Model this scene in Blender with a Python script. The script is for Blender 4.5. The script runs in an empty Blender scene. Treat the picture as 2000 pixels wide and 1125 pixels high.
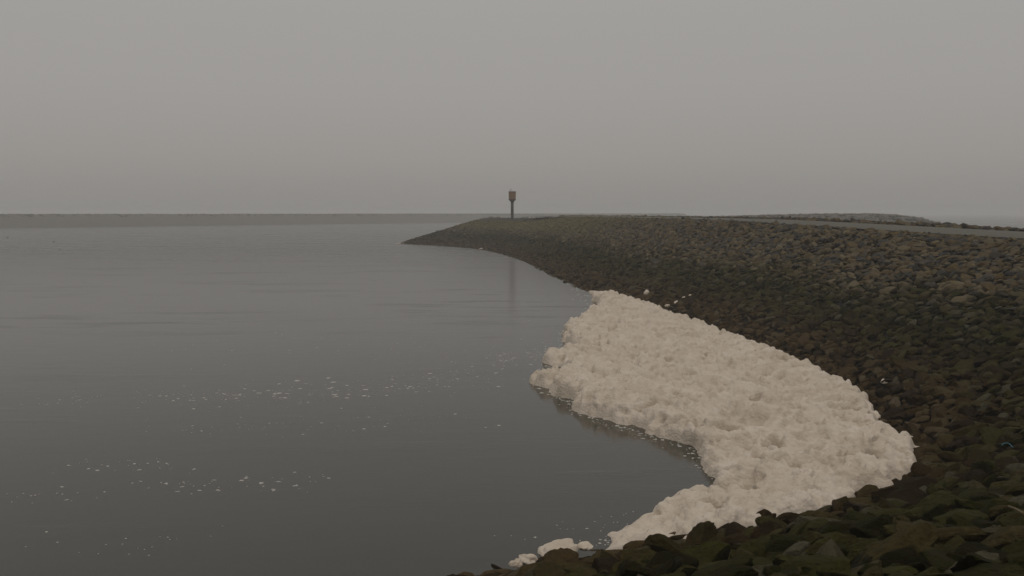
import bpy, bmesh, math, random
import numpy as np
from mathutils import Vector, Matrix, Euler

random.seed(11)
RNG = np.random.default_rng(11)
scene = bpy.context.scene
C = scene.collection

# ---------------------------------------------------------------- camera
CAM_H = 6.0
FPX = 1732.0                      # focal length in pixels of the 2000 px wide photograph
PITCH = math.atan(146.5 / FPX)    # looking slightly down
cam_d = bpy.data.cameras.new('camera')
cam_d.sensor_width = 36.0
cam_d.lens = 36.0 * FPX / 2000.0
cam_d.clip_start = 0.1
cam_d.clip_end = 9000.0
cam = bpy.data.objects.new('camera', cam_d)
cam.location = (0, 0, CAM_H)
cam.rotation_euler = (math.pi / 2 - PITCH, 0, 0)
C.objects.link(cam)
scene.camera = cam

# ---------------------------------------------------------------- sky: even overcast, brighter overhead
world = bpy.data.worlds.new('World')
scene.world = world
world.use_nodes = True
nt = world.node_tree
nt.nodes.clear()
wout = nt.nodes.new('ShaderNodeOutputWorld')
bg = nt.nodes.new('ShaderNodeBackground')
tc = nt.nodes.new('ShaderNodeTexCoord')
sep = nt.nodes.new('ShaderNodeSeparateXYZ')
ramp = nt.nodes.new('ShaderNodeValToRGB')
ramp.color_ramp.interpolation = 'B_SPLINE'
while len(ramp.color_ramp.elements) < 5: ramp.color_ramp.elements.new(0.5)
for el, (p_, c_) in zip(ramp.color_ramp.elements, [(0.0, (0.245, 0.235, 0.222)), (0.06, (0.318, 0.304, 0.286)), (0.14, (0.345, 0.332, 0.318)),
                                                   (0.32, (0.37, 0.360, 0.352)), (1.0, (0.60, 0.59, 0.58))]):
    el.position = p_; el.color = (*c_, 1)
nt.links.new(tc.outputs['Generated'], sep.inputs[0])
nt.links.new(sep.outputs['Z'], ramp.inputs[0])
nt.links.new(ramp.outputs[0], bg.inputs[0])
bg.inputs[1].default_value = 1.0
nt.links.new(bg.outputs[0], wout.inputs[0])

# ---------------------------------------------------------------- sun, spread wide by the fog
sun_d = bpy.data.lights.new('sun', 'SUN')
sun_d.energy = 0.5
sun_d.angle = math.radians(60)
sun_d.color = (1.0, 0.96, 0.90)
sun = bpy.data.objects.new('sun', sun_d)
sun.rotation_euler = (math.radians(25), math.radians(12), 0)
sun.location = (0, 0, 60)
C.objects.link(sun)

scene.view_settings.view_transform = 'Standard'
scene.view_settings.look = 'None'
scene.view_settings.exposure = 0.0
scene.view_settings.gamma = 1.0
scene.view_settings.use_curve_mapping = False
scene.cycles.use_denoising = True
scene.cycles.volume_bounces = 2
scene.cycles.max_bounces = 8
scene.cycles.diffuse_bounces = 4

# ================================================================ helpers
def link(o):
    C.objects.link(o)
    return o

def tag(o, label=None, cat=None, group=None, kind=None):
    if label: o['label'] = label
    if cat: o['category'] = cat
    if group: o['group'] = group
    if kind: o['kind'] = kind
    return o

def mesh_np(name, V, F, mat=None, smooth=True, attrs=None):
    V = np.asarray(V, dtype=np.float32)
    F = np.asarray(F, dtype=np.int32)
    k = F.shape[1]
    me = bpy.data.meshes.new(name)
    me.vertices.add(len(V))
    me.vertices.foreach_set('co', V.ravel())
    me.loops.add(F.size)
    me.loops.foreach_set('vertex_index', F.ravel())
    me.polygons.add(len(F))
    me.polygons.foreach_set('loop_start', np.arange(0, F.size, k, dtype=np.int32))
    me.polygons.foreach_set('use_smooth', np.broadcast_to(np.asarray(smooth, dtype=bool), (len(F),)).copy())
    for an, av in (attrs or {}).items():
        a = me.attributes.new(an, 'FLOAT', 'POINT')
        a.data.foreach_set('value', np.asarray(av, dtype=np.float32))
    me.update(calc_edges=True)
    if mat: me.materials.append(mat)
    return me

def obj_me(name, me, parent=None):
    o = bpy.data.objects.new(name, me)
    link(o)
    if parent: o.parent = parent
    return o

def obj_bm(name, bm, mat, parent=None, smooth=False):
    me = bpy.data.meshes.new(name)
    bm.normal_update()
    bm.to_mesh(me)
    bm.free()
    if smooth:
        for p in me.polygons: p.use_smooth = True
    me.materials.append(mat)
    return obj_me(name, me, parent)

def empty(name, loc):
    o = bpy.data.objects.new(name, None)
    o.location = loc
    o.empty_display_size = 0.3
    return link(o)

def unproject(px, py, z):
    """point of the photograph -> world point on the level z"""
    d = np.array([px - 1000.0, -(py - 562.5), -FPX])
    c, s = math.cos(math.pi / 2 - PITCH), math.sin(math.pi / 2 - PITCH)
    w = np.array([d[0], c * d[1] - s * d[2], s * d[1] + c * d[2]])
    t = (z - CAM_H) / w[2]
    return np.array([w[0] * t, w[1] * t])

def ray(px, py):
    d = np.array([px - 1000.0, -(py - 562.5), -FPX])
    c, s = math.cos(math.pi / 2 - PITCH), math.sin(math.pi / 2 - PITCH)
    w = np.array([d[0], c * d[1] - s * d[2], s * d[1] + c * d[2]])
    return w / np.linalg.norm(w)

def project(P):
    P = np.atleast_2d(P)
    x, y, z = P[:, 0], P[:, 1], P[:, 2] - CAM_H
    cp, sp = math.cos(PITCH), math.sin(PITCH)
    depth = y * cp - z * sp
    up = y * sp + z * cp
    depth_s = np.where(np.abs(depth) < 1e-3, 1e-3, depth)
    return 1000 + FPX * x / depth_s, 562.5 - FPX * up / depth_s, depth

# ---- numpy noise
def _h(ix, iy, iz, seed):
    n = (ix.astype(np.int64) * 374761393 + iy.astype(np.int64) * 668265263 + iz.astype(np.int64) * 2147483647 + seed * 1274126177) & 0xffffffff
    n = ((n ^ (n >> 13)) * 1274126177) & 0xffffffff
    n = ((n ^ (n >> 16)) * 2246822519) & 0xffffffff
    n = n ^ (n >> 15)
    return (n & 0xffffff).astype(np.float64) / 16777215.0

def vnoise(P, seed=0):
    """smooth value noise, -1..1"""
    f = np.floor(P)
    i = f.astype(np.int64)
    t = P - f
    t = t * t * t * (t * (t * 6 - 15) + 10)
    r = 0
    for dx in (0, 1):
        wx = t[:, 0] if dx else 1 - t[:, 0]
        for dy in (0, 1):
            wy = t[:, 1] if dy else 1 - t[:, 1]
            for dz in (0, 1):
                wz = t[:, 2] if dz else 1 - t[:, 2]
                r = r + wx * wy * wz * _h(i[:, 0] + dx, i[:, 1] + dy, i[:, 2] + dz, seed)
    return r * 2 - 1

def pnoise(P, seed=0):
    """gradient noise, about -1..1"""
    f = np.floor(P)
    i = f.astype(np.int64)
    q = P - f
    t = q * q * q * (q * (q * 6 - 15) + 10)
    r = 0
    for dx in (0, 1):
        wx = t[:, 0] if dx else 1 - t[:, 0]
        for dy in (0, 1):
            wy = t[:, 1] if dy else 1 - t[:, 1]
            for dz in (0, 1):
                wz = t[:, 2] if dz else 1 - t[:, 2]
                a = (i[:, 0] + dx, i[:, 1] + dy, i[:, 2] + dz)
                ph = _h(*a, seed) * 2 * math.pi
                cz = _h(*a, seed + 101) * 2 - 1
                sz = np.sqrt(1 - cz * cz)
                r = r + wx * wy * wz * (np.cos(ph) * sz * (q[:, 0] - dx) + np.sin(ph) * sz * (q[:, 1] - dy) + cz * (q[:, 2] - dz))
    return r * 1.6

def billow(P, seed=0, octv=4, gain=0.55):
    r, a, s = 0, 1.0, 0
    for k in range(octv):
        c, sn = math.cos(0.7 * k), math.sin(0.7 * k)
        R_ = np.column_stack([P[:, 0] * c - P[:, 1] * sn, P[:, 0] * sn + P[:, 1] * c, P[:, 2]])
        r = r + a * np.abs(pnoise(R_ * (2.07 ** k) + 11.9 * k, seed + k))
        s += a
        a *= gain
    return r / s

def fbm(P, seed=0, octv=3):
    r, a, s = 0, 1.0, 0
    for k in range(octv):
        r = r + a * vnoise(P * (2.03 ** k) + 17.3 * k, seed + k)
        s += a
        a *= 0.5
    return r / s

def domes(P, seed=0):
    """rounded puffs that meet in creases, 0..1"""
    f = np.floor(P)
    i = f.astype(np.int64)
    best = np.full(len(P), 9.0)
    for dx in (-1, 0, 1):
        for dy in (-1, 0, 1):
            for dz in (-1, 0, 1):
                ax, ay, az = i[:, 0] + dx, i[:, 1] + dy, i[:, 2] + dz
                qx = ax + _h(ax, ay, az, seed) - P[:, 0]
                qy = ay + _h(ax, ay, az, seed + 1) - P[:, 1]
                qz = az + _h(ax, ay, az, seed + 2) - P[:, 2]
                best = np.minimum(best, qx * qx + qy * qy + qz * qz)
    return np.clip(1.0 - best, -0.4, 1)

def smoothstep(a, b, x):
    t = np.clip((np.asarray(x, float) - a) / (b - a), 0, 1)
    return t * t * (3 - 2 * t)

def catmull(pts, step):
    pts = np.asarray(pts, float)
    out = []
    n = len(pts)
    for k in range(n - 1):
        p0, p1, p2, p3 = pts[max(k - 1, 0)], pts[k], pts[k + 1], pts[min(k + 2, n - 1)]
        m = max(2, int(np.linalg.norm(p2 - p1) / step))
        for j in range(m):
            t = j / m
            out.append(0.5 * ((2 * p1) + (-p0 + p2) * t + (2 * p0 - 5 * p1 + 4 * p2 - p3) * t * t + (-p0 + 3 * p1 - 3 * p2 + p3) * t ** 3))
    out.append(pts[-1])
    return np.array(out)

def seg_dist(P, L, closed=False):
    """distance of points P to polyline L"""
    A = L
    B = np.roll(L, -1, 0)
    if not closed:
        A, B = A[:-1], B[:-1]
    best = np.full(len(P), 1e18)
    for a, b in zip(A, B):
        d = b - a
        l2 = d @ d + 1e-12
        t = np.clip(((P - a) @ d) / l2, 0, 1)
        q = P - a - t[:, None] * d
        best = np.minimum(best, (q * q).sum(1))
    return np.sqrt(best)

def inside(P, L):
    A = L
    B = np.roll(L, -1, 0)
    r = np.zeros(len(P), bool)
    for a, b in zip(A, B):
        if a[1] == b[1]: continue
        c = (a[1] > P[:, 1]) != (b[1] > P[:, 1])
        x = a[0] + (P[:, 1] - a[1]) / (b[1] - a[1]) * (b[0] - a[0])
        r ^= c & (P[:, 0] < x)
    return r

# ================================================================ materials
class NB:
    """small node builder"""
    def __init__(self, name):
        self.m = bpy.data.materials.new(name)
        self.m.use_nodes = True
        self.t = self.m.node_tree
        self.b = self.t.nodes['Principled BSDF']
        self.pos = self.t.nodes.new('ShaderNodeNewGeometry').outputs['Position']
    def n(self, kind, **kw):
        nd = self.t.nodes.new(kind)
        for k, v in kw.items(): setattr(nd, k, v)
        return nd
    def put(self, sock, v):
        if hasattr(v, 'is_output'): self.t.links.new(v, sock)
        elif isinstance(v, (tuple, list)) and len(v) == 3 and sock.type == 'RGBA': sock.default_value = (*v, 1)
        else: sock.default_value = v
    def math(self, op, a, b=0.0, clamp=False):
        nd = self.n('ShaderNodeMath', operation=op, use_clamp=clamp)
        self.put(nd.inputs[0], a); self.put(nd.inputs[1], b)
        return nd.outputs[0]
    def noise(self, scale, detail=3.0, rough=0.55, vec=None, dist=0.0):
        nd = self.n('ShaderNodeTexNoise')
        self.put(nd.inputs['Vector'], vec if vec is not None else self.pos)
        nd.inputs['Scale'].default_value = scale
        nd.inputs['Detail'].default_value = detail
        nd.inputs['Roughness'].default_value = rough
        nd.inputs['Distortion'].default_value = dist
        return nd.outputs['Fac']
    def scale(self, s, vec=None, rot=0.0):
        nd = self.n('ShaderNodeMapping')
        self.put(nd.inputs['Vector'], vec if vec is not None else self.pos)
        nd.inputs['Scale'].default_value = s
        nd.inputs['Rotation'].default_value = (0, 0, rot)
        return nd.outputs[0]
    def step(self, x, a, b):
        nd = self.n('ShaderNodeMapRange', interpolation_type='SMOOTHSTEP')
        self.put(nd.inputs['Value'], x)
        nd.inputs['From Min'].default_value = a
        nd.inputs['From Max'].default_value = b
        return nd.outputs[0]
    def lin(self, x, a, b, c, d):
        nd = self.n('ShaderNodeMapRange')
        self.put(nd.inputs['Value'], x)
        for k, v in zip(('From Min', 'From Max', 'To Min', 'To Max'), (a, b, c, d)): nd.inputs[k].default_value = v
        return nd.outputs[0]
    def mix(self, f, a, b, blend='MIX'):
        nd = self.n('ShaderNodeMix', data_type='RGBA', blend_type=blend)
        self.put(nd.inputs[0], f); self.put(nd.inputs[6], a); self.put(nd.inputs[7], b)
        return nd.outputs[2]
    def ramp(self, f, stops):
        nd = self.n('ShaderNodeValToRGB')
        cr = nd.color_ramp
        while len(cr.elements) < len(stops): cr.elements.new(0.5)
        for e, (p, c) in zip(cr.elements, stops):
            e.position = p; e.color = (*c, 1)
        self.put(nd.inputs[0], f)
        return nd.outputs[0]
    def bump(self, h, strength=0.5, dist=0.02, normal=None):
        nd = self.n('ShaderNodeBump')
        nd.inputs['Strength'].default_value = strength
        nd.inputs['Distance'].default_value = dist
        self.put(nd.inputs['Height'], h)
        if normal is not None: self.put(nd.inputs['Normal'], normal)
        return nd.outputs[0]
    def set(self, **kw):
        for k, v in kw.items(): self.put(self.b.inputs[k.replace('_', ' ')], v)
        return self.m

def rock_material(name='revetment_stone', zoned=True):
    g = NB(name)
    sp = g.n('ShaderNodeSeparateXYZ'); g.put(sp.inputs[0], g.pos)
    X, Y, Z = sp.outputs
    at = g.n('ShaderNodeAttribute', attribute_name='rnd')
    oi = g.n('ShaderNodeObjectInfo')
    r1 = g.math('FRACT', g.math('ADD', at.outputs['Fac'], oi.outputs['Random']))
    r2 = g.math('FRACT', g.math('MULTIPLY', r1, 17.37))
    n1 = g.noise(3.0, 4)
    n2 = g.noise(14.0, 4, 0.65)
    n3 = g.noise(48.0, 3, 0.7)
    big = g.noise(0.16, 3)
    # bare stone, each its own tone
    dry = g.ramp(r1, [(0.0, (0.034, 0.035, 0.037)), (0.2, (0.070, 0.066, 0.060)), (0.42, (0.132, 0.100, 0.056)),
                      (0.6, (0.092, 0.062, 0.028)), (0.8, (0.170, 0.138, 0.085)), (0.9, (0.046, 0.036, 0.024)), (1.0, (0.080, 0.075, 0.066))])
    dry = g.mix(g.lin(n2, 0.3, 0.75, 0.0, 0.5), dry, (0.052, 0.044, 0.032))
    lich = g.math('MULTIPLY', g.step(n1, 0.52, 0.66), g.step(r2, 0.45, 0.75))
    dry = g.mix(g.math('MULTIPLY', lich, 0.65), dry, (0.155, 0.108, 0.035))
    # low grass and moss between the stones round the beacon
    head = g.math('MULTIPLY', g.step(Y, 95.0, 140.0), g.step(Z, 2.6, 3.8))
    dry = g.mix(g.math('MULTIPLY', head, g.lin(n1, 0.35, 0.65, 0.25, 0.85)), dry, (0.125, 0.112, 0.036))
    # weed-grown band and wet brown foot
    green = g.ramp(r2, [(0.0, (0.009, 0.009, 0.002)), (0.35, (0.023, 0.0225, 0.0045)), (0.65, (0.041, 0.040, 0.009)), (0.88, (0.058, 0.044, 0.016)), (1.0, (0.080, 0.072, 0.046))])
    green = g.mix(g.lin(n2, 0.35, 0.7, 0.0, 0.6), green, (0.016, 0.011, 0.004))
    brown = g.ramp(r2, [(0.0, (0.018, 0.011, 0.004)), (0.4, (0.046, 0.029, 0.010)), (0.75, (0.078, 0.051, 0.020)), (1.0, (0.105, 0.080, 0.050))])
    brown = g.mix(g.lin(n2, 0.35, 0.7, 0.0, 0.55), brown, (0.018, 0.012, 0.006))
    # the dark weed tones reach higher up the bank towards the camera
    lift = g.math('MULTIPLY', g.lin(Y, 8.0, 30.0, 1.0, 0.0), 2.6)
    zz = g.math('ADD', g.math('SUBTRACT', Z, lift), g.math('ADD', g.lin(big, 0.3, 0.7, -0.45, 0.45), g.lin(r1, 0, 1, -0.55, 0.55)))
    zb = g.math('ADD', Z, g.math('ADD', g.lin(big, 0.3, 0.7, -0.3, 0.3), g.lin(r2, 0, 1, -0.55, 0.55)))
    low = g.mix(g.step(zb, 0.75, 1.55), brown, green)
    dryf = g.step(zz, 2.1, 3.1)
    col = g.mix(dryf, low, dry)
    h = g.math('ADD', g.math('ADD', g.math('MULTIPLY', n1, 0.6), g.math('MULTIPLY', n2, 0.4)), g.math('MULTIPLY', n3, 0.14))
    nrm = g.bump(h, 1.0, 0.11)
    rough = g.lin(dryf, 0, 1, 0.72, 0.92)
    spec = g.lin(dryf, 0, 1, 0.035, 0.06)
    g.set(Base_Color=col, Roughness=rough, Normal=nrm)
    g.put(g.b.inputs['Specular IOR Level'], spec)
    return g.m

M_ROCK = rock_material()

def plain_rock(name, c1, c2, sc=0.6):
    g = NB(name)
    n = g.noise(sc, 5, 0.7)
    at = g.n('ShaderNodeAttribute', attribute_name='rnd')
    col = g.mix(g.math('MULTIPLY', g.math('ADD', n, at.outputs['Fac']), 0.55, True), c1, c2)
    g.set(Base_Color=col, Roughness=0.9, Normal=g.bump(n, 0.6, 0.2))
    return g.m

M_FARROCK = plain_rock('far_stone', (0.085, 0.078, 0.066), (0.165, 0.150, 0.125))  # tones lightened so the colour carries part of the fog's veil
M_CORE = plain_rock('breakwater_core_rubble', (0.010, 0.009, 0.006), (0.022, 0.019, 0.012), 2.0)

g = NB('road_asphalt')
n = g.noise(0.35, 4); n2 = g.noise(9.0, 3)
g.set(Base_Color=g.mix(g.math('ADD', g.math('MULTIPLY', n, 0.6), g.math('MULTIPLY', n2, 0.35)), (0.056, 0.052, 0.037), (0.100, 0.092, 0.066)),
      Roughness=0.85, Normal=g.bump(n2, 0.3, 0.01))
M_ROAD = g.m

g = NB('sea_foam')
n = g.noise(1.3, 4); nf = g.noise(26.0, 4, 0.65)
col = g.mix(g.lin(n, 0.3, 0.7, 0, 1), (0.54, 0.455, 0.36), (0.64, 0.555, 0.46))
col = g.mix(g.math('MULTIPLY', g.step(g.noise(0.55, 5, 0.65), 0.50, 0.68), 0.45), col, (0.43, 0.345, 0.25))
vo = g.n('ShaderNodeTexVoronoi'); g.put(vo.inputs['Vector'], g.pos); vo.inputs['Scale'].default_value = 13.0
vo2 = g.n('ShaderNodeTexVoronoi'); g.put(vo2.inputs['Vector'], g.pos); vo2.inputs['Scale'].default_value = 31.0
hh = g.math('ADD', g.math('MULTIPLY', vo.outputs['Distance'], -0.022), g.math('MULTIPLY', vo2.outputs['Distance'], -0.007))
hh = g.math('ADD', hh, g.math('MULTIPLY', nf, 0.012))
g.set(Base_Color=col, Roughness=0.95, Normal=g.bump(hh, 0.9, 1.0))
g.put(g.b.inputs['Specular IOR Level'], 0.1)
M_FOAM = g.m

g = NB('floating_foam')
g.set(Base_Color=(0.42, 0.40, 0.36), Roughness=0.8)
M_FLECK = g.m

# water: calm silty harbour water with cat's-paws of ripple
g = NB('harbour_water')
spw = g.n('ShaderNodeSeparateXYZ'); g.put(spw.inputs[0], g.pos)
v1 = g.scale((0.55, 1.4, 1.0), rot=0.35)
v2 = g.scale((0.8, 1.5, 1.0), rot=-0.25)
v3 = g.scale((0.035, 0.14, 1.0), rot=-0.06)
rip = g.noise(6.5, 3, 0.6, v1)
swell = g.noise(0.9, 3, 0.5, v2)
v4 = g.scale((0.10, 0.42, 1.0), rot=-0.04)
patch = g.math('MULTIPLY', g.step(g.noise(1.0, 4, 0.6, v3), 0.42, 0.60), g.step(g.noise(1.0, 4, 0.65, v4), 0.50, 0.62))
amp = g.lin(patch, 0, 1, 0.07, 1.0)
h = g.math('ADD', g.math('MULTIPLY', g.math('MULTIPLY', rip, amp), 0.010), g.math('MULTIPLY', swell, 0.006))
nd = g.n('ShaderNodeBump'); nd.inputs['Strength'].default_value = 1.0; nd.inputs['Distance'].default_value = 1.0
g.put(nd.inputs['Height'], h)
g.set(Base_Color=(0.036, 0.033, 0.023), Roughness=g.math('ADD', g.lin(spw.outputs[1], 10.0, 140.0, 0.10, 0.27), g.math('MULTIPLY', patch, 0.05)), Normal=nd.outputs[0], IOR=1.333)
g.put(g.b.inputs['Specular IOR Level'], 0.5)
M_WATER = g.m

def simple(name, c1, c2, rough=0.7, sc=4.0, metal=0.0):
    g = NB(name)
    n = g.noise(sc, 4, 0.65)
    g.set(Base_Color=g.mix(g.lin(n, 0.35, 0.65, 0, 1), c1, c2), Roughness=rough, Metallic=metal, Normal=g.bump(n, 0.3, 0.02))
    return g.m

M_POLE = simple('weathered_steel_pole', (0.040, 0.038, 0.033), (0.062, 0.058, 0.050), 0.7, 2.0)
M_RUST = simple('rusted_orange_slat', (0.30, 0.155, 0.075), (0.24, 0.175, 0.095), 0.8, 3.0)
M_DRUM = simple('faded_orange_drum', (0.34, 0.16, 0.10), (0.24, 0.17, 0.11), 0.8, 2.5)
M_RIM = simple('dark_rust_rim', (0.085, 0.055, 0.038), (0.13, 0.075, 0.045), 0.8, 4.0)
M_WHITE = simple('white_feather', (0.66, 0.65, 0.62), (0.72, 0.71, 0.69), 0.8)
M_GREY = simple('grey_feather', (0.20, 0.21, 0.22), (0.26, 0.27, 0.28), 0.8)
M_DARKF = simple('dark_feather', (0.018, 0.016, 0.014), (0.035, 0.03, 0.025), 0.7)
M_BEAK = simple('yellow_beak', (0.45, 0.26, 0.03), (0.5, 0.3, 0.05), 0.5)
M_BLUE = simple('blue_rope', (0.02, 0.16, 0.24), (0.03, 0.21, 0.29), 0.6, 20)
M_GRASS = simple('dry_grass', (0.13, 0.115, 0.035), (0.17, 0.135, 0.055), 0.9, 0.8)
M_WOOD = simple('driftwood', (0.10, 0.066, 0.026), (0.14, 0.095, 0.04), 0.8, 12)

# ================================================================ the lie of the land
U = unproject
inner_px = [(925, 1128), (1040, 1106), (1170, 1078), (1330, 1052), (1480, 1022), (1600, 980), (1690, 932), (1732, 880), (1722, 820), (1660, 750), (1580, 714),
            (1450, 662), (1300, 612), (1190, 580), (1100, 545), (1040, 516), (1000, 501), (940, 487), (860, 480), (780, 476)]
inner_pts = [(-80, -17), (-45, -5), (-25, 2.6), (-10, 9.2)] + [tuple(U(x, y, 0.0)) for x, y in inner_px]
INNER = catmull(inner_pts, 1.2)
for _ in range(6):
    INNER[1:-1] = 0.25 * INNER[:-2] + 0.5 * INNER[1:-1] + 0.25 * INNER[2:]
TAN = np.gradient(INNER, axis=0)
TAN /= np.linalg.norm(TAN, axis=1)[:, None]
for _ in range(30):
    TAN[1:-1] = 0.25 * TAN[:-2] + 0.5 * TAN[1:-1] + 0.25 * TAN[2:]
TAN /= np.linalg.norm(TAN, axis=1)[:, None]
NOR = np.stack([TAN[:, 1], -TAN[:, 0]], 1)           # towards the land
SLOPE_W, WIDTH = 13.0, 36.0
k_head = int(np.argmax(INNER[:, 1] > 150))
tip = INNER[-1]
hc = tip + np.array([17.0, 6.0])                     # centre of the round head
cap = [hc + 18.0 * np.array([math.cos(a), math.sin(a)]) for a in np.linspace(math.radians(172), math.radians(25), 9)]
OUTER = (INNER + NOR * WIDTH)[:k_head:4][::-1]
OUT_ALL = np.vstack([np.array(cap), OUTER])
LAND = np.vstack([INNER, OUT_ALL])

def land_sd(P):
    P = np.asarray(P, float)
    d = seg_dist(P, LAND[::2], True)
    return np.where(inside(P, LAND[::2]), d, -d)

def crest_z(P):
    return 4.68 + 0.66 * smoothstep(35, 85, P[:, 1])

def ground_z(P, sd=None):
    if sd is None: sd = land_sd(P)
    c = crest_z(P)
    t = sd / (SLOPE_W + 4.0 * smoothstep(138, 172, np.asarray(P)[:, 1]))
    z = c * np.clip(t, -0.5, 1.0)
    z = np.where(t > 0.85, c * (0.85 + 0.15 * (1 - (1 - np.clip((t - 0.85) / 0.3, 0, 1)) ** 2)), z)
    return z

def ground_hit(px, py, lift=0.0):
    r = ray(px, py)
    t = np.concatenate([np.arange(3, 60, 0.05), np.arange(60, 260, 0.3)])
    P = np.array([0, 0, CAM_H]) + t[:, None] * r
    gz = np.maximum(ground_z(P[:, :2]) + lift, 0.0)
    k = int(np.argmax(P[:, 2] <= gz))
    return P[k]

# ---------------------------------------------------------------- water
R = 3000.0
bm = bmesh.new()
vs = [bm.verts.new((R * math.cos(a), R * math.sin(a), 0)) for a in np.linspace(0, 2 * math.pi, 64, endpoint=False)]
bm.faces.new(vs)
water = tag(obj_bm('water', bm, M_WATER), 'calm grey harbour water reflecting the fog', kind='structure')
bm = bmesh.new()
vs = [bm.verts.new((R * math.cos(a), R * math.sin(a), -3.2)) for a in np.linspace(0, 2 * math.pi, 64, endpoint=False)]
bm.faces.new(vs)
tag(obj_bm('seabed', bm, M_CORE), 'silty bed under the harbour water', kind='structure')

# ---------------------------------------------------------------- breakwater: core, road, stones
breakwater = tag(empty('breakwater', (0, 0, 0)),
                 'long curved breakwater of dark weedy stones running out to the beacon', 'breakwater')
xs = np.arange(-70, 90, 0.9)
ys = np.arange(-45, 205, 0.9)
GX, GY = np.meshgrid(xs, ys)
GP = np.stack([GX.ravel(), GY.ravel()], 1)
gsd = land_sd(GP)
gz = ground_z(GP, gsd) - 0.24
gz = np.where(gsd > SLOPE_W + 0.6, gz + 0.20, gz)
idx = np.arange(len(GP)).reshape(GX.shape)
q = np.stack([idx[:-1, :-1].ravel(), idx[:-1, 1:].ravel(), idx[1:, 1:].ravel(), idx[1:, :-1].ravel()], 1)
q = q[(gsd[q].min(1) > -5)]
used, inv = np.unique(q.ravel(), return_inverse=True)
V = np.column_stack([GP[used], gz[used]])
obj_me('core', mesh_np('core', V, inv.reshape(-1, 4), M_CORE), breakwater)

# road strip along the crown
ka = 4
kb = int(np.argmax(INNER[:, 1] > 158))
RV, RF = [], []
offs = np.linspace(SLOPE_W + 0.75, 20.4, 7)
for k in range(ka, kb):
    for j, o in enumerate(offs):
        p = INNER[k] + NOR[k] * o
        z = crest_z(p[None])[0] + 0.05 + 0.10 * math.sin(math.pi * j / 6) 
        RV.append((p[0], p[1], z))
nr = kb - ka
for k in range(nr - 1):
    for j in range(6):
        a = k * 7 + j
        RF.append((a, a + 1, a + 8, a + 7))
road = tag(obj_me('road', mesh_np('road', RV, RF, M_ROAD)), 'plain grey service road along the breakwater crown', kind='structure')

# ---- stone shapes
def ico(sub):
    bm = bmesh.new()
    bmesh.ops.create_icosphere(bm, subdivisions=sub, radius=1.0)
    bm.verts.ensure_lookup_table()
    v = np.array([x.co[:] for x in bm.verts])
    f = np.array([[x.index for x in fc.verts] for fc in bm.faces])
    bm.free()
    return v / np.linalg.norm(v, axis=1)[:, None], f

ICO = {s: ico(s) for s in (1, 2, 3, 4)}
NPROTO = 16
PLANES = []
for p in range(NPROTO):
    n = RNG.normal(size=(11, 3))
    n[0] = (RNG.normal() * 0.18, RNG.normal() * 0.18, 1); n[1] = (RNG.normal() * 0.18, RNG.normal() * 0.18, -1)
    n /= np.linalg.norm(n, axis=1)[:, None]
    d = RNG.uniform(0.52, 0.98, 11)
    d[:2] = RNG.uniform(0.5, 0.8, 2)
    PLANES.append((n, d))

def stone_verts(p, sub):
    v, f = ICO[sub]
    n, d = PLANES[p]
    dots = v @ n.T
    r = np.where(dots > 0.05, d / np.maximum(dots, 0.05), 9.0)
    kk = 55.0
    r = -np.log(np.exp(-kk * np.minimum(r, 1.6)).sum(1) + math.exp(-kk * 1.15)) / kk   # soft minimum: worn edges
    w = v * r[:, None]
    if sub >= 3:
        w = w * (1 + 0.10 * fbm(w * 2.0 + p * 7.1, p, 3) + (0.035 * vnoise(w * 9 + p, p + 3) if sub == 4 else 0))[:, None]
    return w, f

STONE = {(p, s): stone_verts(p, s) for p in range(NPROTO) for s in (1, 2, 3, 4)}

# ---- foam outline in plan (used to leave out stones buried under it)
foam_water_px = [(1150, 569), (1166, 603), (1108, 640), (1098, 668), (1132, 684), (1062, 708), (1112, 726), (1040, 748), (1118, 782), (1125, 800), (1190, 824),
                 (1262, 846), (1352, 872), (1378, 908), (1416, 950), (1462, 969), (1300, 998), (1246, 1030), (1168, 1062)]
foam_land_px = [(1210, 1068), (1300, 1058), (1420, 1042), (1480, 1030), (1560, 1008), (1640, 985), (1720, 950), (1760, 918), (1782, 890),
                (1776, 850), (1736, 812), (1690, 770), (1640, 730), (1560, 702), (1490, 680), (1400, 652), (1310, 615), (1270, 590), (1215, 573), (1170, 569)]
FOAM_T = 0.42
fw = [U(x, y, 0.0) for x, y in foam_water_px]
fl = []
for x, y in foam_land_px:
    lift = 0.10 if y > 900 else 0.42
    fl.append(ground_hit(x, y, lift)[:2])
FOAM_POLY = catmull(fw + fl + [fw[0]], 0.35)[:-1]

def foam_sd(P):
    d = seg_dist(P, FOAM_POLY, True)
    return np.where(inside(P, FOAM_POLY), d, -d)

# ---- scatter
SP = 0.30
sx = np.arange(-40, 62, SP)
sy = np.arange(-6, 200, SP)
AX, AY = np.meshgrid(sx, sy)
AX = AX + (np.arange(len(sy)) % 2)[:, None] * SP * 0.5
A = np.stack([AX.ravel(), AY.ravel()], 1)
A += RNG.uniform(-0.45, 0.45, A.shape) * SP
# keep what the camera could see from about here
ang = A[:, 0] / np.maximum(A[:, 1] + 3.0, 0.1)
A = A[(A[:, 1] > -1) & (ang < 0.80) & (ang > -0.95)]
pre = seg_dist(A, INNER[::3])
keep = pre < 14.2
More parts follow.
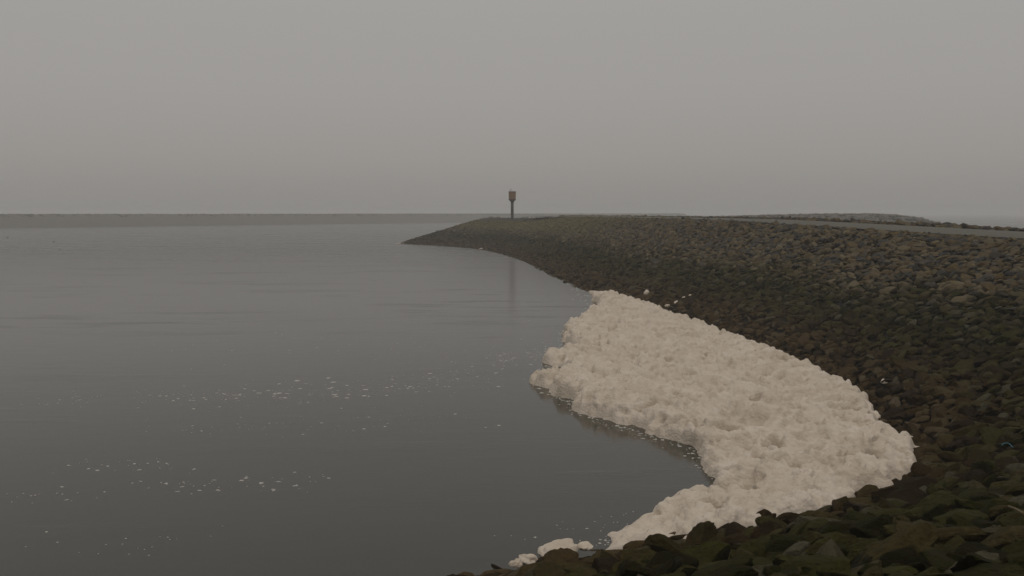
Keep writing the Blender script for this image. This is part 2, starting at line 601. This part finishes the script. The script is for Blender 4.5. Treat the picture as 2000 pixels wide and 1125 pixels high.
# outer rim of the crown
rim_line = (INNER + NOR * 21.2)[ka:kb]
rim = seg_dist(A, rim_line[::3]) < 0.9
A = A[keep | rim]
sd = land_sd(A)
d_in = seg_dist(A, INNER[::2])
ok = ((sd > -0.9) & (d_in < SLOPE_W + 0.75)) | (seg_dist(A, rim_line[::2]) < 0.9) | ((A[:, 1] > 150) & (sd > -0.9) & (sd < 18))
A = A[ok]; sd = land_sd(A)
fs = foam_sd(A)
ok = (fs < 1.3) | (sd > 1.4) & (fs < 2.2)
A, sd = A[ok], sd[ok]
e = 0.15
gx = (land_sd(A + [e, 0]) - land_sd(A - [e, 0])) / (2 * e)
gy = (land_sd(A + [0, e]) - land_sd(A - [0, e])) / (2 * e)
gl = np.hypot(gx, gy) + 1e-6
gx, gy = gx / gl, gy / gl
N = len(A)
slope = np.where(sd < SLOPE_W, 5.2 / SLOPE_W, 0.0)
z0 = ground_z(A, sd)
dist = np.sqrt(A[:, 0] ** 2 + A[:, 1] ** 2 + (CAM_H - z0) ** 2)
size = 0.192 * np.exp(RNG.normal(0, 0.40, N))
size = np.clip(size, 0.09, 0.31)
size = np.where(dist > 60, size * 1.08, size)
asp = RNG.uniform(0.55, 0.95, N)
flat = RNG.uniform(0.32, 0.78, N)
is_rim = seg_dist(A, rim_line[::2]) < 0.9
zoff = RNG.uniform(-0.07, 0.10, N) - (size - 0.192) * 0.1
zoff = zoff - 0.13 * smoothstep(2.6, 0.4, sd) * (A[:, 1] < 24)
zoff = np.where(is_rim, crest_z(A) - z0 + RNG.uniform(-0.06, 0.14, N), zoff)
# frame: t along the contour, n slope normal
nrm = np.stack([-gx * slope, -gy * slope, np.ones(N)], 1)
nrm /= np.linalg.norm(nrm, axis=1)[:, None]
nrm += RNG.normal(0, 0.38, (N, 3)) * [1, 1, 0.3]
nrm /= np.linalg.norm(nrm, axis=1)[:, None]
yaw = RNG.normal(0, 0.75, N)
tg = np.stack([-gy * np.cos(yaw) + gx * np.sin(yaw), gx * np.cos(yaw) + gy * np.sin(yaw), np.zeros(N)], 1)
tg -= (tg * nrm).sum(1)[:, None] * nrm
tg /= np.linalg.norm(tg, axis=1)[:, None]
bt = np.cross(nrm, tg)
ROT = np.stack([tg, bt, nrm], 2)                     # columns
SC = np.stack([size * 1.38, size * asp * 1.12, size * flat * 1.1], 1)
LOC = np.column_stack([A, z0 + zoff])
proto = RNG.integers(0, NPROTO, N)
rnd = RNG.random(N)

px, py, dep = project(LOC)
inview = (dep > 1) & (px > -40) & (px < 2040) & (py > 0) & (py < 1165)
score = np.where(inview, size / np.maximum(dep, 1), 0)
score = np.where(foam_sd(A) > 0.15, score * 0.02, score)
order = np.argsort(-score)
near_idx = order[:300]
is_part = np.zeros(N, bool); is_part[near_idx] = True

meshes = {}
for p in range(NPROTO):
    v, f = STONE[(p, 4)]
    meshes[p] = mesh_np('stone', v, f, M_ROCK, False, {'rnd': np.zeros(len(v))})
for i in near_idx:
    o = bpy.data.objects.new('stone', meshes[int(proto[i])])
    m = Matrix([[ROT[i, r, c] * SC[i, c] for c in range(3)] + [LOC[i, r]] for r in range(3)] + [[0, 0, 0, 1]])
    link(o)
    o.parent = breakwater
    o.matrix_local = m

def join_stones(sel_by_lod, name, parent, mat):
    VV, FF, RR, SM, base = [], [], [], [], 0
    for lod, sel in sel_by_lod:
        for p in range(NPROTO):
            s = sel[proto[sel] == p]
            if not len(s): continue
            v, f = STONE[(p, lod)]
            w = np.einsum('nij,nvj->nvi', ROT[s] * SC[s][:, None, :], np.broadcast_to(v, (len(s),) + v.shape)) + LOC[s][:, None, :]
            VV.append(w.reshape(-1, 3))
            FF.append((f[None] + (base + np.arange(len(s)) * len(v))[:, None, None]).reshape(-1, 3))
            RR.append(np.repeat(rnd[s], len(v)))
            SM.append(np.full(len(s) * len(f), lod >= 3))
            base += len(s) * len(v)
    me = mesh_np(name, np.vstack(VV), np.vstack(FF), mat, False, {'rnd': np.concatenate(RR)})
    return obj_me(name, me, parent)

rest = np.where(~is_part)[0]
wide = (dep[rest] > 0.5) & (px[rest] > -500) & (px[rest] < 2500)
l4 = rest[(dist[rest] < 9.5) & wide]
l3 = rest[(dist[rest] >= 9.5) & (dist[rest] < 27) & wide]
l2 = rest[((dist[rest] >= 27) & (dist[rest] < 72)) | ((dist[rest] < 27) & ~wide)]
l1 = rest[dist[rest] >= 72]
print('stones', N, len(l4), len(l3), len(l2), len(l1), 'tris', len(l4) * 1280 + len(l3) * 320 + len(l2) * 80 + len(l1) * 20)
riprap = join_stones([(4, l4), (3, l3), (2, l2), (1, l1)], 'riprap', breakwater, M_ROCK)
riprap['kind'] = 'stuff'

# ---------------------------------------------------------------- grass round the beacon
def grass():
    rg = np.random.default_rng(9)
    P = np.column_stack([rg.uniform(-16, 34, 9000), rg.uniform(95, 182, 9000)])
    sd_ = land_sd(P)
    z = ground_z(P, sd_)
    dens = fbm(np.column_stack([P * 0.22, np.zeros(len(P))]), 91, 2)
    d_i = seg_dist(P, INNER[::3])
    near_head = smoothstep(90, 150, P[:, 1])
    okk = (z > 3.3) & (dens > 0.15 - 0.35 * near_head) & ((d_i < 13.4) | (P[:, 1] > 158))
    P, z = P[okk], z[okk]
    VV, FF, b = [], [], 0
    for (x, y), zz in zip(P, z):
        for _ in range(5):
            a = rg.uniform(0, 6.28); h = rg.uniform(0.12, 0.30); w = rg.uniform(0.02, 0.05)
            ox, oy = rg.normal(0, 0.10, 2); l = rg.uniform(0.02, 0.14)
            ca, sa = math.cos(a), math.sin(a)
            VV += [(x + ox - sa * w, y + oy + ca * w, zz - 0.02), (x + ox + sa * w, y + oy - ca * w, zz - 0.02), (x + ox + ca * l, y + oy + sa * l, zz + h)]
            FF.append((b, b + 1, b + 2)); b += 3
    o = obj_me('grass', mesh_np('grass', VV, FF, M_GRASS, False))
    tag(o, 'short yellow green grass growing between the stones round the beacon', 'grass', kind='stuff')
grass()

# ---------------------------------------------------------------- far breakwaters
def end_f(u, S):
    a = min(max(u / 52.0, 0), 1); b = min(max((S - u) / 20.0, 0), 1)
    return min(0.72 + 0.28 * math.sin(a * math.pi / 2), math.sqrt(1 - (1 - b) ** 2))

def far_breakwater(name, line, crest, slope_w, crown, label, nst, stone, seed, endcap=False):
    rg = np.random.default_rng(seed)
    root = tag(empty(name, (line[0][0], line[0][1], 0)), label, 'breakwater')
    L = catmull(line, 1.0 if endcap else 3.0)
    T = np.gradient(L, axis=0); T /= np.linalg.norm(T, axis=1)[:, None]
    Nn = np.stack([T[:, 1], -T[:, 0]], 1)
    half = crown / 2 + slope_w
    prof = [(-half - 2, -0.8), (-half, 0), (-half + slope_w * 0.5, crest * 0.52), (-crown / 2, crest), (0, crest + 0.1), (crown / 2, crest), (half, 0), (half + 2, -0.8)]
    s = np.concatenate([[0], np.cumsum(np.linalg.norm(np.diff(L, axis=0), axis=1))])
    V, F = [], []
    m = len(prof)
    for k in range(len(L)):
        endf = 1.0
        if endcap:
            endf = end_f(s[k], s[-1])
        for (o, z) in prof:
            p = L[k] + Nn[k] * o * (0.25 + 0.75 * endf)
            V.append((p[0] - root.location.x, p[1] - root.location.y, (z * endf + (endf - 1) * 0.4) + rg.normal(0, 0.10) * (z > 0)))
    for k in range(len(L) - 1):
        for j in range(m - 1):
            a = k * m + j
            F.append((a, a + 1, a + m + 1, a + m))
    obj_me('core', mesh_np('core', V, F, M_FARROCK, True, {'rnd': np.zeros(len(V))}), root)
    # stones on the seaward faces and crown
    VV, FF, RR, base = [], [], [], 0
    for i in range(nst):
        u = rg.random() * s[-1]
        k = min(int(np.searchsorted(s, u)), len(L) - 1)
        endf = 1.0
        if endcap: endf = end_f(u, s[-1])
        o = rg.uniform(-half, crown / 2 + 2)
        z = np.interp(o, [q[0] for q in prof], [q[1] for q in prof])
        p = L[k] + T[k] * rg.uniform(-0.5, 0.5) * (1 if endcap else 3) + Nn[k] * o * (0.25 + 0.75 * endf)
        v, f = STONE[(i % NPROTO, 1)]
        a = rg.uniform(0, 6.28)
        sc = stone * rg.uniform(0.6, 1.5)
        w = v * [sc * 1.2, sc, sc * 0.7]
        w = np.column_stack([w[:, 0] * math.cos(a) - w[:, 1] * math.sin(a), w[:, 0] * math.sin(a) + w[:, 1] * math.cos(a), w[:, 2]])
        VV.append(w + [p[0] - root.location.x, p[1] - root.location.y, z * endf + (endf - 1) * 0.4])
        FF.append(f + base); RR.append(np.full(len(v), rg.random())); base += len(v)
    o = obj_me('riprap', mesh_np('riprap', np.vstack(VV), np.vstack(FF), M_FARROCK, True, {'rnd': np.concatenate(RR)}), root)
    o['kind'] = 'stuff'
    return root

fa, fb = U(0, 445, 0), U(960, 434, 0)
dv = (fb - fa) / np.linalg.norm(fb - fa)
nv = np.array([-dv[1], dv[0]])       # away from the camera
hw = 4 + 13
l0 = fa + nv * hw
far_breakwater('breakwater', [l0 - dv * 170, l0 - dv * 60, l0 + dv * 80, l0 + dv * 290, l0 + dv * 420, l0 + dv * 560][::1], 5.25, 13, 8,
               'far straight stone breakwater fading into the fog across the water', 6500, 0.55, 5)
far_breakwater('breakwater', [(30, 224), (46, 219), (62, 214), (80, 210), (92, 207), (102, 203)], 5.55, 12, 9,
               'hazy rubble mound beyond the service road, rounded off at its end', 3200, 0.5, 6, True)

# ---------------------------------------------------------------- sea foam bank
def foam_bank():
    ysr, y, = [], 12.5
    while y < 76:
        ysr.append(y)
        y += 0.034 + max(0, y - 18) * 0.0016
    xr = np.arange(-3.0, 15.5, 0.040)
    ysr = np.array(ysr)
    FX, FY = np.meshgrid(xr, ysr)
    P = np.stack([FX.ravel(), FY.ravel()], 1)
    box = (P >= FOAM_POLY.min(0) - 1).all(1) & (P <= FOAM_POLY.max(0) + 1).all(1)
    d = np.full(len(P), -5.0)
    d[box] = foam_sd(P[box])
    P3 = np.column_stack([P, np.zeros(len(P))])
    nb = d > -1.2
    wob = np.zeros(len(P))
    wob[nb] = 0.28 * fbm(P3[nb] * 0.9, 21, 2) + 0.16 * vnoise(P3[nb] * 2.9, 25) + 0.06 * vnoise(P3[nb] * 7, 27)
    d = d + wob - 0.02
    sel = d > -0.16
    P, P3, d = P[sel], P3[sel], d[sel]
    gsd = land_sd(P)
    base = np.maximum(ground_z(P, gsd) + 0.02, 0.0)
    # smooth the toe where water meets stones
    wid = 0.30 + 0.20 * vnoise(P3 * 0.55 + 3.7, 31)
    thin = smoothstep(-0.2, 0.55, vnoise(P3 * 0.33 + 9.1, 33))
    t = np.clip(d / (wid * 1.5), 0, 1)
    body = np.sqrt(np.clip(1 - (1 - t) ** 2, 0, 1))
    thick = (0.50 + 0.16 * fbm(P3 * 0.45, 35, 2) + 0.10 * fbm(P3 * 1.1, 37, 2)) * (1 - 0.22 * thin)
    thick = thick * (0.84 + 0.16 * smoothstep(0.2, 2.2, d))
    tail = np.hypot(P[:, 0] - fw[-1][0], P[:, 1] - fw[-1][1])
    tf = 0.22 + 0.78 * smoothstep(0.2, 2.3, tail)
    thick = thick * tf
    z = base + thick * body
    # open edge dips under the water / between the stones
    z = np.where(d < 0, np.minimum(z, base) + d * 1.2, z)
    full = np.full(FX.size, np.nan)
    full[sel] = z
    Zg = full.reshape(FX.shape)
    Zf = np.where(np.isnan(Zg), -0.1, Zg)
    dzx = np.gradient(Zf, xr, axis=1)
    dzy = np.gradient(Zf, ysr, axis=0)
    nx, ny = -dzx.ravel()[sel], -dzy.ravel()[sel]
    nn = np.stack([nx, ny, np.ones(len(nx))], 1)
    nn /= np.linalg.norm(nn, axis=1)[:, None]
    Q = np.column_stack([P, z])
    warp = np.stack([vnoise(Q * 2.1 + k * 31.7, 41 + k) for k in range(3)], 1)
    Qw = Q + warp * 0.11
    big = domes(Qw * [1.1, 1.1, 1.4], 51)
    mid = domes(Qw * 2.3 + 5.5, 54)
    disp = 0.09 * (big - 0.5)
    disp += 0.15 * (mid - 0.55)
    disp += 0.52 * (billow(Qw * [1.35, 1.75, 1.8] + 3.3, 80, 4, 0.50) - 0.27)
    disp += 0.115 * (domes(Qw * 5.0 + 2.5, 57) - 0.5)
    disp += 0.045 * (domes(Q * 10.5, 60) - 0.5)
    disp += 0.15 * fbm(Q * 1.4, 63, 3)
    pit = smoothstep(0.20, 0.46, fbm(Q * [2.4, 2.9, 2.4] + 4.4, 67, 3))
    disp -= 0.33 * pit
    amt = (0.4 + 0.6 * tf) * smoothstep(0.0, 0.35, d) * (0.55 + 0.45 * body)
    Q = Q + nn * (disp * amt)[:, None]
    G = np.full(FX.shape + (3,), np.nan)
    G.reshape(-1, 3)[sel] = Q
    for _ in range(1):                       # foam sags: round off the sharpest creases
        S4 = np.stack([np.roll(G, 1, 0), np.roll(G, -1, 0), np.roll(G, 1, 1), np.roll(G, -1, 1)])
        M4 = S4.mean(0)
        G = np.where(np.isnan(M4), G, 0.45 * G + 0.55 * M4)
    Q = G.reshape(-1, 3)[sel]
    Q = Q + nn * ((0.065 * (domes(Q * 8.5, 60) - 0.5) + 0.04 * fbm(Q * 6.0, 69, 2)) * amt)[:, None]
    Q[:, 2] = np.where(d > 0.03, np.maximum(Q[:, 2], base + 0.012), Q[:, 2])
    idf = np.full(FX.size, -1, dtype=np.int64)
    idf[sel] = np.arange(sel.sum())
    idg = idf.reshape(FX.shape)
    q = np.stack([idg[:-1, :-1].ravel(), idg[:-1, 1:].ravel(), idg[1:, 1:].ravel(), idg[1:, :-1].ravel()], 1)
    q = q[(q >= 0).all(1)]
    print('foam quads', len(q))
    o = obj_me('sea_foam', mesh_np('sea_foam', Q, q, M_FOAM))
    return tag(o, 'thick cream bank of lumpy sea foam heaped along the stony shore', 'sea foam', kind='stuff')
foam = foam_bank()

# ---------------------------------------------------------------- loose clumps of foam
def clump_mesh(w, dpt, h, seed):
    v, f = ICO[4]
    q = v.copy()
    o = np.array([seed * 3.1, seed * 1.7, 0])
    r = 1 + 0.42 * fbm(q * 1.3 + o, 70 + seed, 2) + 0.22 * (domes(q * 2.2 + o, 71) - 0.4) + 0.10 * (domes(q * 5 + o, 74) - 0.4)
    q = q * r[:, None]
    q[:, 2] = np.where(q[:, 2] < 0, q[:, 2] * 0.35, q[:, 2])
    return mesh_np('foam_clump', q * [w / 2, dpt / 2, h], f, M_FOAM)

def clump(px_, py_, wpx, hr, label, seed, onwater=False, group=None, dr=0.8):
    if onwater:
        p = np.append(U(px_, py_, 0.0), 0.0)
    else:
        p = ground_hit(px_, py_, 0.10)
    w = wpx / FPX * np.linalg.norm(p - [0, 0, CAM_H])
    o = obj_me('foam_clump', clump_mesh(w, w * dr, w * hr, seed))
    o.location = p
    o.rotation_euler = (0, 0, seed * 0.7)
    tag(o, label, 'foam clump', group or 'foam clumps left on the stones')
    return o

clump(1092, 1078, 74, 0.22, 'flat white foam clump at the waterline, just off the tip of the foam bank', 1, True, dr=0.75)
clump(1141, 1067, 30, 0.15, 'little foam patch afloat between the foam bank tip and the flat clump', 2, True)
clump(1030, 1094, 36, 0.26, 'knobbly white foam lump caught on wet stones below the flat clump', 3)
clump(1008, 1103, 22, 0.45, 'upright blob of foam wedged between wet brown stones', 4)
clump(1612, 991, 34, 0.30, 'smooth white foam puff on the stones under the foam bank edge', 5)
for k, (x, y, w) in enumerate([(1528, 1019, 20), (1553, 1013, 20)]):
    clump(x, y, w, 0.35, 'bit of torn foam on brown stones just below the foam bank', 6 + k, group='torn foam bits below the bank')
for k, (x, y, w) in enumerate([(1700, 960, 17), (1719, 969, 11), (1733, 965, 15), (1757, 958, 9)]):
    clump(x, y, w, 0.45, 'small white foam scrap in a row among brown stones by the bank', 9 + k, group='row of foam scraps')
clump(1899, 845, 19, 0.45, 'lone white foam scrap high on the dark stones past the foam bank', 14)
clump(1727, 747, 13, 0.4, 'small grey foam scrap on stones above the bulge of the foam bank', 15)
clump(1264, 574, 14, 0.5, 'foam tuft on brown stones by the narrow end of the foam bank', 16)
for k, (x, y, w) in enumerate([(1349, 578, 7), (1336, 582, 7), (1322, 592, 11), (1304, 599, 12)]):
    clump(x, y, w, 0.4, 'tiny foam dab scattered on the stones beside the foam bank', 17 + k, group='scattered foam dabs')
clump(941, 487, 10, 0.3, 'white foam dab at the waterline below the beacon', 22, True)
clump(783, 476, 16, 0.12, 'thin foam streak at the tip of the breakwater', 23, True)

# ---------------------------------------------------------------- flecks of foam drifting on the water
def flecks():
    rg = np.random.default_rng(4)
    spots = []
    def band(n, x0, y0, x1, y1, sx_, sy_, wmin, wmax):
        for _ in range(int(n * 1.6)):
            t = rg.random()
            spots.append((x0 + (x1 - x0) * t + rg.normal(0, sx_), y0 + (y1 - y0) * t + rg.normal(0, sy_), wmin + (wmax - wmin) * rg.random() ** 3.4))
    band(85, 950, 708, 1085, 682, 22, 9, 3, 14)
    band(75, 760, 745, 990, 735, 35, 13, 3, 17)
    band(80, 500, 770, 760, 758, 30, 11, 3, 22)
    band(55, 260, 778, 500, 772, 30, 11, 3, 14)
    band(16, 50, 785, 190, 780, 20, 10, 4, 14)
    band(26, 600, 835, 900, 815, 50, 12, 3, 15)
    band(22, 250, 830, 620, 835, 40, 12, 2, 10)
    band(22, 130, 905, 380, 912, 20, 9, 3, 16)
    band(34, 260, 945, 640, 945, 25, 10, 4, 20)
    band(10, 0, 975, 220, 965, 15, 8, 4, 18)
    band(12, 30, 1075, 520, 1060, 30, 16, 4, 11)
    band(14, 1000, 1055, 1250, 1010, 25, 14, 3, 16)
    band(16, 1180, 1030, 1430, 960, 14, 9, 3, 18)
    band(18, 1060, 770, 1130, 788, 16, 5, 4, 18)
    band(26, 1140, 812, 1370, 885, 10, 6, 4, 16)
    band(30, 1075, 720, 1110, 660, 12, 10, 3, 16)
    band(20, 330, 690, 960, 660, 60, 20, 2, 8)
    band(16, 790, 478, 860, 482, 5, 1, 5, 14)
    band(22, 860, 483, 1010, 505, 8, 1.5, 3, 9)
    band(14, 1010, 508, 1120, 556, 5, 2, 3, 10)
    band(30, 1120, 556, 1165, 600, 9, 5, 3, 12)
    fringe = np.array(foam_water_px, float)
    for _ in range(330):
        k = rg.integers(1, len(fringe) - 1)
        t = rg.random()
        q = fringe[k] * (1 - t) + fringe[min(k + 1, len(fringe) - 1)] * t
        spots.append((q[0] - abs(rg.normal(0, 9)), q[1] + abs(rg.normal(0, 5)), 3 + 13 * rg.random() ** 2))
    VV, FF, b = [], [], 0
    m = 11
    for (x, y, w) in spots:
        c = U(x, min(y, 1122), 0.0)
        D = math.hypot(c[0], c[1])
        W = max(0.55 * w / FPX * D, 0.03)
        W = min(W, 0.75)
        dp = W * rg.uniform(0.3, 1.1)
        yaw_ = rg.normal(0, 0.5)
        ang_ = np.linspace(0, 2 * math.pi, m, endpoint=False)
        r = 0.5 * (1 + rg.normal(0, 0.22, m))
        lx, ly = r * np.cos(ang_) * W, r * np.sin(ang_) * dp
        ex, ey = lx * math.cos(yaw_) - ly * math.sin(yaw_), lx * math.sin(yaw_) + ly * math.cos(yaw_)
        ht = min(0.006 + 0.012 * W, 0.012)
        ring0 = np.column_stack([c[0] + ex, c[1] + ey, np.full(m, -0.004)])
        ring1 = np.column_stack([c[0] + ex * 0.8, c[1] + ey * 0.8, np.full(m, ht) * rg.uniform(0.7, 1.2, m)])
        VV.append(np.vstack([ring0, ring1, [[c[0], c[1], ht * 1.1]]]))
        for j in range(m):
            k = (j + 1) % m
            FF += [(b + j, b + k, b + m + k), (b + j, b + m + k, b + m + j), (b + m + j, b + m + k, b + 2 * m)]
        b += 2 * m + 1
    o = obj_me('foam_flecks', mesh_np('foam_flecks', np.vstack(VV), FF, M_FLECK))
    tag(o, 'drifting white foam flecks strung out across the water', 'foam', kind='stuff')
flecks()

# ---------------------------------------------------------------- the beacon
def ring(bm, z, r, n=20):
    return [bm.verts.new((r * math.cos(2 * math.pi * k / n), r * math.sin(2 * math.pi * k / n), z)) for k in range(n)]

def lathe(prof, n=20):
    bm = bmesh.new()
    rs = [ring(bm, z, r, n) for z, r in prof]
    for a, b in zip(rs[:-1], rs[1:]):
        for k in range(n):
            bm.faces.new((a[k], a[(k + 1) % n], b[(k + 1) % n], b[k]))
    bm.faces.new(rs[0][::-1]); bm.faces.new(rs[-1])
    return bm

bx, by = 0.0, 170.0
r_ = ray(1000.5, 424)
by = 170.0
bx = r_[0] / r_[1] * by
bz = float(ground_z(np.array([[bx, by]]))[0]) - 0.05
SCB = by / FPX                                # metres per pixel there
zt = CAM_H + ray(1000, 374)[2] / ray(1000, 374)[1] * by    # rim level
beacon = tag(empty('beacon', (bx, by, bz)), 'beacon post with a rusty orange slatted basket on the breakwater head', 'beacon')
H = zt - bz
obj_bm('base_plate', lathe([(0, 0.55), (0.10, 0.55), (0.12, 0.50), (0.22, 0.42)]), M_POLE, beacon)
obj_bm('pole', lathe([(0.20, 0.29), (0.5, 0.28), (H - 2.35, 0.275), (H - 2.2, 0.28)]), M_POLE, beacon, True)
obj_bm('collar', lathe([(H - 2.2, 0.27), (H - 1.95, 0.33), (H - 1.68, 0.55), (H - 1.62, 0.60)]), M_POLE, beacon, True)
obj_bm('drum', lathe([(H - 1.60, 0.56), (H - 1.46, 0.62), (H - 0.8, 0.60), (H - 0.10, 0.57)]), M_DRUM, beacon, True)
obj_bm('bottom_ring', lathe([(H - 1.62, 0.60), (H - 1.58, 0.70), (H - 1.45, 0.72), (H - 1.40, 0.70), (H - 1.40, 0.63)]), M_RIM, beacon)
obj_bm('top_rim', lathe([(H - 0.12, 0.60), (H - 0.12, 0.73), (H, 0.735), (H + 0.01, 0.68)]), M_RIM, beacon)
bm = bmesh.new()
bmesh.ops.create_cube(bm, size=1.0)
bmesh.ops.scale(bm, vec=(0.05, 0.15, 1.30), verts=bm.verts)
bmesh.ops.bevel(bm, geom=bm.edges[:], offset=0.008, segments=1, affect='EDGES')
sl_me = bpy.data.meshes.new('slat'); bm.to_mesh(sl_me); bm.free(); sl_me.materials.append(M_RUST)
for k in range(18):
    a = 2 * math.pi * k / 18
    s = bpy.data.objects.new('slat', sl_me); link(s); s.parent = beacon
    s.location = (0.655 * math.cos(a), 0.655 * math.sin(a), H - 0.76)
    s.rotation_euler = (0, 0.04, a)

# ---------------------------------------------------------------- birds
def loft(rings, n=12):
    """rings: (centre, half width, half height, normal axis is along the path) -> closed body"""
    bm = bmesh.new()
    rs = []
    for i, (c, w, h) in enumerate(rings):
        a = Vector(rings[max(i - 1, 0)][0]); b = Vector(rings[min(i + 1, len(rings) - 1)][0])
        t = (b - a).normalized()
        side = Vector((0, 1, 0))
        up = t.cross(side) * -1
        rs.append([bm.verts.new(Vector(c) + side * w * math.cos(2 * math.pi * k / n) + up * h * math.sin(2 * math.pi * k / n)) for k in range(n)])
    for a, b in zip(rs[:-1], rs[1:]):
        for k in range(n):
            bm.faces.new((a[k], a[(k + 1) % n], b[(k + 1) % n], b[k]))
    bm.faces.new(rs[0][::-1]); bm.faces.new(rs[-1])
    bmesh.ops.recalc_face_normals(bm, faces=bm.faces)
    return bm

def gull(loc, rz, label, group, standing=True, body_m=M_WHITE, wing_m=M_GREY, s=1.0, name='gull', cat='gull'):
    root = tag(empty(name, loc), label, cat, group)
    root.rotation_euler = (0, 0, rz)
    root.scale = (s, s, s)
    z = 0.20 if standing else 0.02
    body = loft([((-0.34, 0, z + 0.03), 0.015, 0.006), ((-0.27, 0, z + 0.04), 0.035, 0.018), ((-0.18, 0, z + 0.05), 0.06, 0.045), ((-0.06, 0, z + 0.06), 0.085, 0.075),
                 ((0.05, 0, z + 0.08), 0.088, 0.085), ((0.13, 0, z + 0.115), 0.068, 0.07), ((0.175, 0, z + 0.165), 0.043, 0.046),
                 ((0.195, 0, z + 0.205), 0.041, 0.044), ((0.225, 0, z + 0.235), 0.040, 0.040), ((0.265, 0, z + 0.232), 0.026, 0.026), ((0.285, 0, z + 0.228), 0.010, 0.012)])
    obj_bm('body', body, body_m, root, True)
    obj_bm('beak', loft([((0.275, 0, z + 0.228), 0.012, 0.014), ((0.31, 0, z + 0.226), 0.008, 0.011), ((0.335, 0, z + 0.215), 0.003, 0.005)], 8), M_BEAK, root, True)
    for sd_ in (-1, 1):
        w = loft([((-0.40, sd_ * 0.025, z + 0.075), 0.008, 0.006), ((-0.28, sd_ * 0.05, z + 0.08), 0.018, 0.03), ((-0.12, sd_ * 0.075, z + 0.095), 0.022, 0.055),
                  ((0.02, sd_ * 0.08, z + 0.11), 0.02, 0.06), ((0.11, sd_ * 0.065, z + 0.12), 0.012, 0.035)], 10)
        obj_bm('wing', w, wing_m, root, True)
    if standing:
        for sd_ in (-1, 1):
            bm = bmesh.new()
            bmesh.ops.create_cone(bm, cap_ends=True, segments=7, radius1=0.009, radius2=0.013, depth=0.20, matrix=Matrix.Translation((0.01, sd_ * 0.035, 0.105)))
            ft = [bm.verts.new(p) for p in ((-0.005, sd_ * 0.035, 0.006), (0.075, sd_ * 0.035 - 0.03, 0.004), (0.085, sd_ * 0.035, 0.004), (0.075, sd_ * 0.035 + 0.03, 0.004), (0.01, sd_ * 0.035, 0.02))]
            for a, b in ((1, 2), (2, 3)): bm.faces.new((ft[4], ft[a], ft[b]))
            bm.faces.new((ft[0], ft[1], ft[4])); bm.faces.new((ft[0], ft[4], ft[3])); bm.faces.new((ft[3], ft[2], ft[1], ft[0]))
            obj_bm('leg', bm, M_BEAK, root)
    return root

gull((bx - 0.32, by - 0.1, bz + H + 0.005), math.pi, 'white gull with grey wings standing on the beacon basket', 'gulls')
p = U(117, 487, 0)
gull((p[0], p[1], 0.0), 2.6, 'pale gull afloat on the open water toward the far breakwater', 'gulls', False)
for k, (x, y) in enumerate(((15, 464), (105, 473), (275, 458))):
    p = U(x, y, 0)
    gull((p[0], p[1], 0.0), 0.6 + k * 2.2, 'small dark duck afloat on the water before the far breakwater', 'ducks on the water', False, M_DARKF, M_DARKF, 0.95, 'duck', 'duck')

# ---------------------------------------------------------------- small litter on the stones
def tube(name, pts, r, mat, label, cat):
    cu = bpy.data.curves.new(name, 'CURVE'); cu.dimensions = '3D'
    sp = cu.splines.new('POLY'); sp.points.add(len(pts) - 1)
    o0 = np.array(pts[0])
    for q, p in zip(sp.points, pts): q.co = (*(np.array(p) - o0), 1)
    cu.bevel_depth = r; cu.bevel_resolution = 2; cu.use_fill_caps = True
    tmp = bpy.data.objects.new(name, cu); link(tmp)
    bpy.context.view_layer.update()
    me = bpy.data.meshes.new_from_object(tmp.evaluated_get(bpy.context.evaluated_depsgraph_get()))
    bpy.data.objects.remove(tmp)
    me.materials.clear(); me.materials.append(mat)
    o = obj_me(name, me); o.location = o0
    return tag(o, label, cat)

tube('rope', [ground_hit(x, y, 0.17) for x, y in ((1956, 869), (1961, 866), (1967, 865), (1972, 867), (1976, 871), (1978, 873))], 0.007, M_BLUE,
     'short frayed length of blue rope among the dark stones', 'rope')
a = ground_hit(1970, 989, 0.18); b = ground_hit(2000, 1003, 0.26)
tube('stick', [a, a * 0.5 + b * 0.5 + [0, 0, 0.01], b], 0.014, M_WOOD, 'thin tan stick lying across the stones', 'stick')

# ---------------------------------------------------------------- haze
g = bpy.data.materials.new('fog_air')
g.use_nodes = True
g.node_tree.nodes.clear()
ho = g.node_tree.nodes.new('ShaderNodeOutputMaterial')
pv = g.node_tree.nodes.new('ShaderNodeVolumePrincipled')
pv.inputs['Color'].default_value = (0.93, 0.925, 0.91, 1)
pv.inputs['Density'].default_value = 0.0011
pv.inputs['Anisotropy'].default_value = 0.0
g.node_tree.links.new(pv.outputs[0], ho.inputs['Volume'])
bm = bmesh.new()
bmesh.ops.create_cube(bm, size=1.0)
bmesh.ops.scale(bm, vec=(6400, 6400, 17.0), verts=bm.verts)
bmesh.ops.translate(bm, vec=(0, 0, -4.3 + 8.5), verts=bm.verts)
haze = tag(obj_bm('haze', bm, g), 'grey sea fog lying over the harbour', kind='stuff')
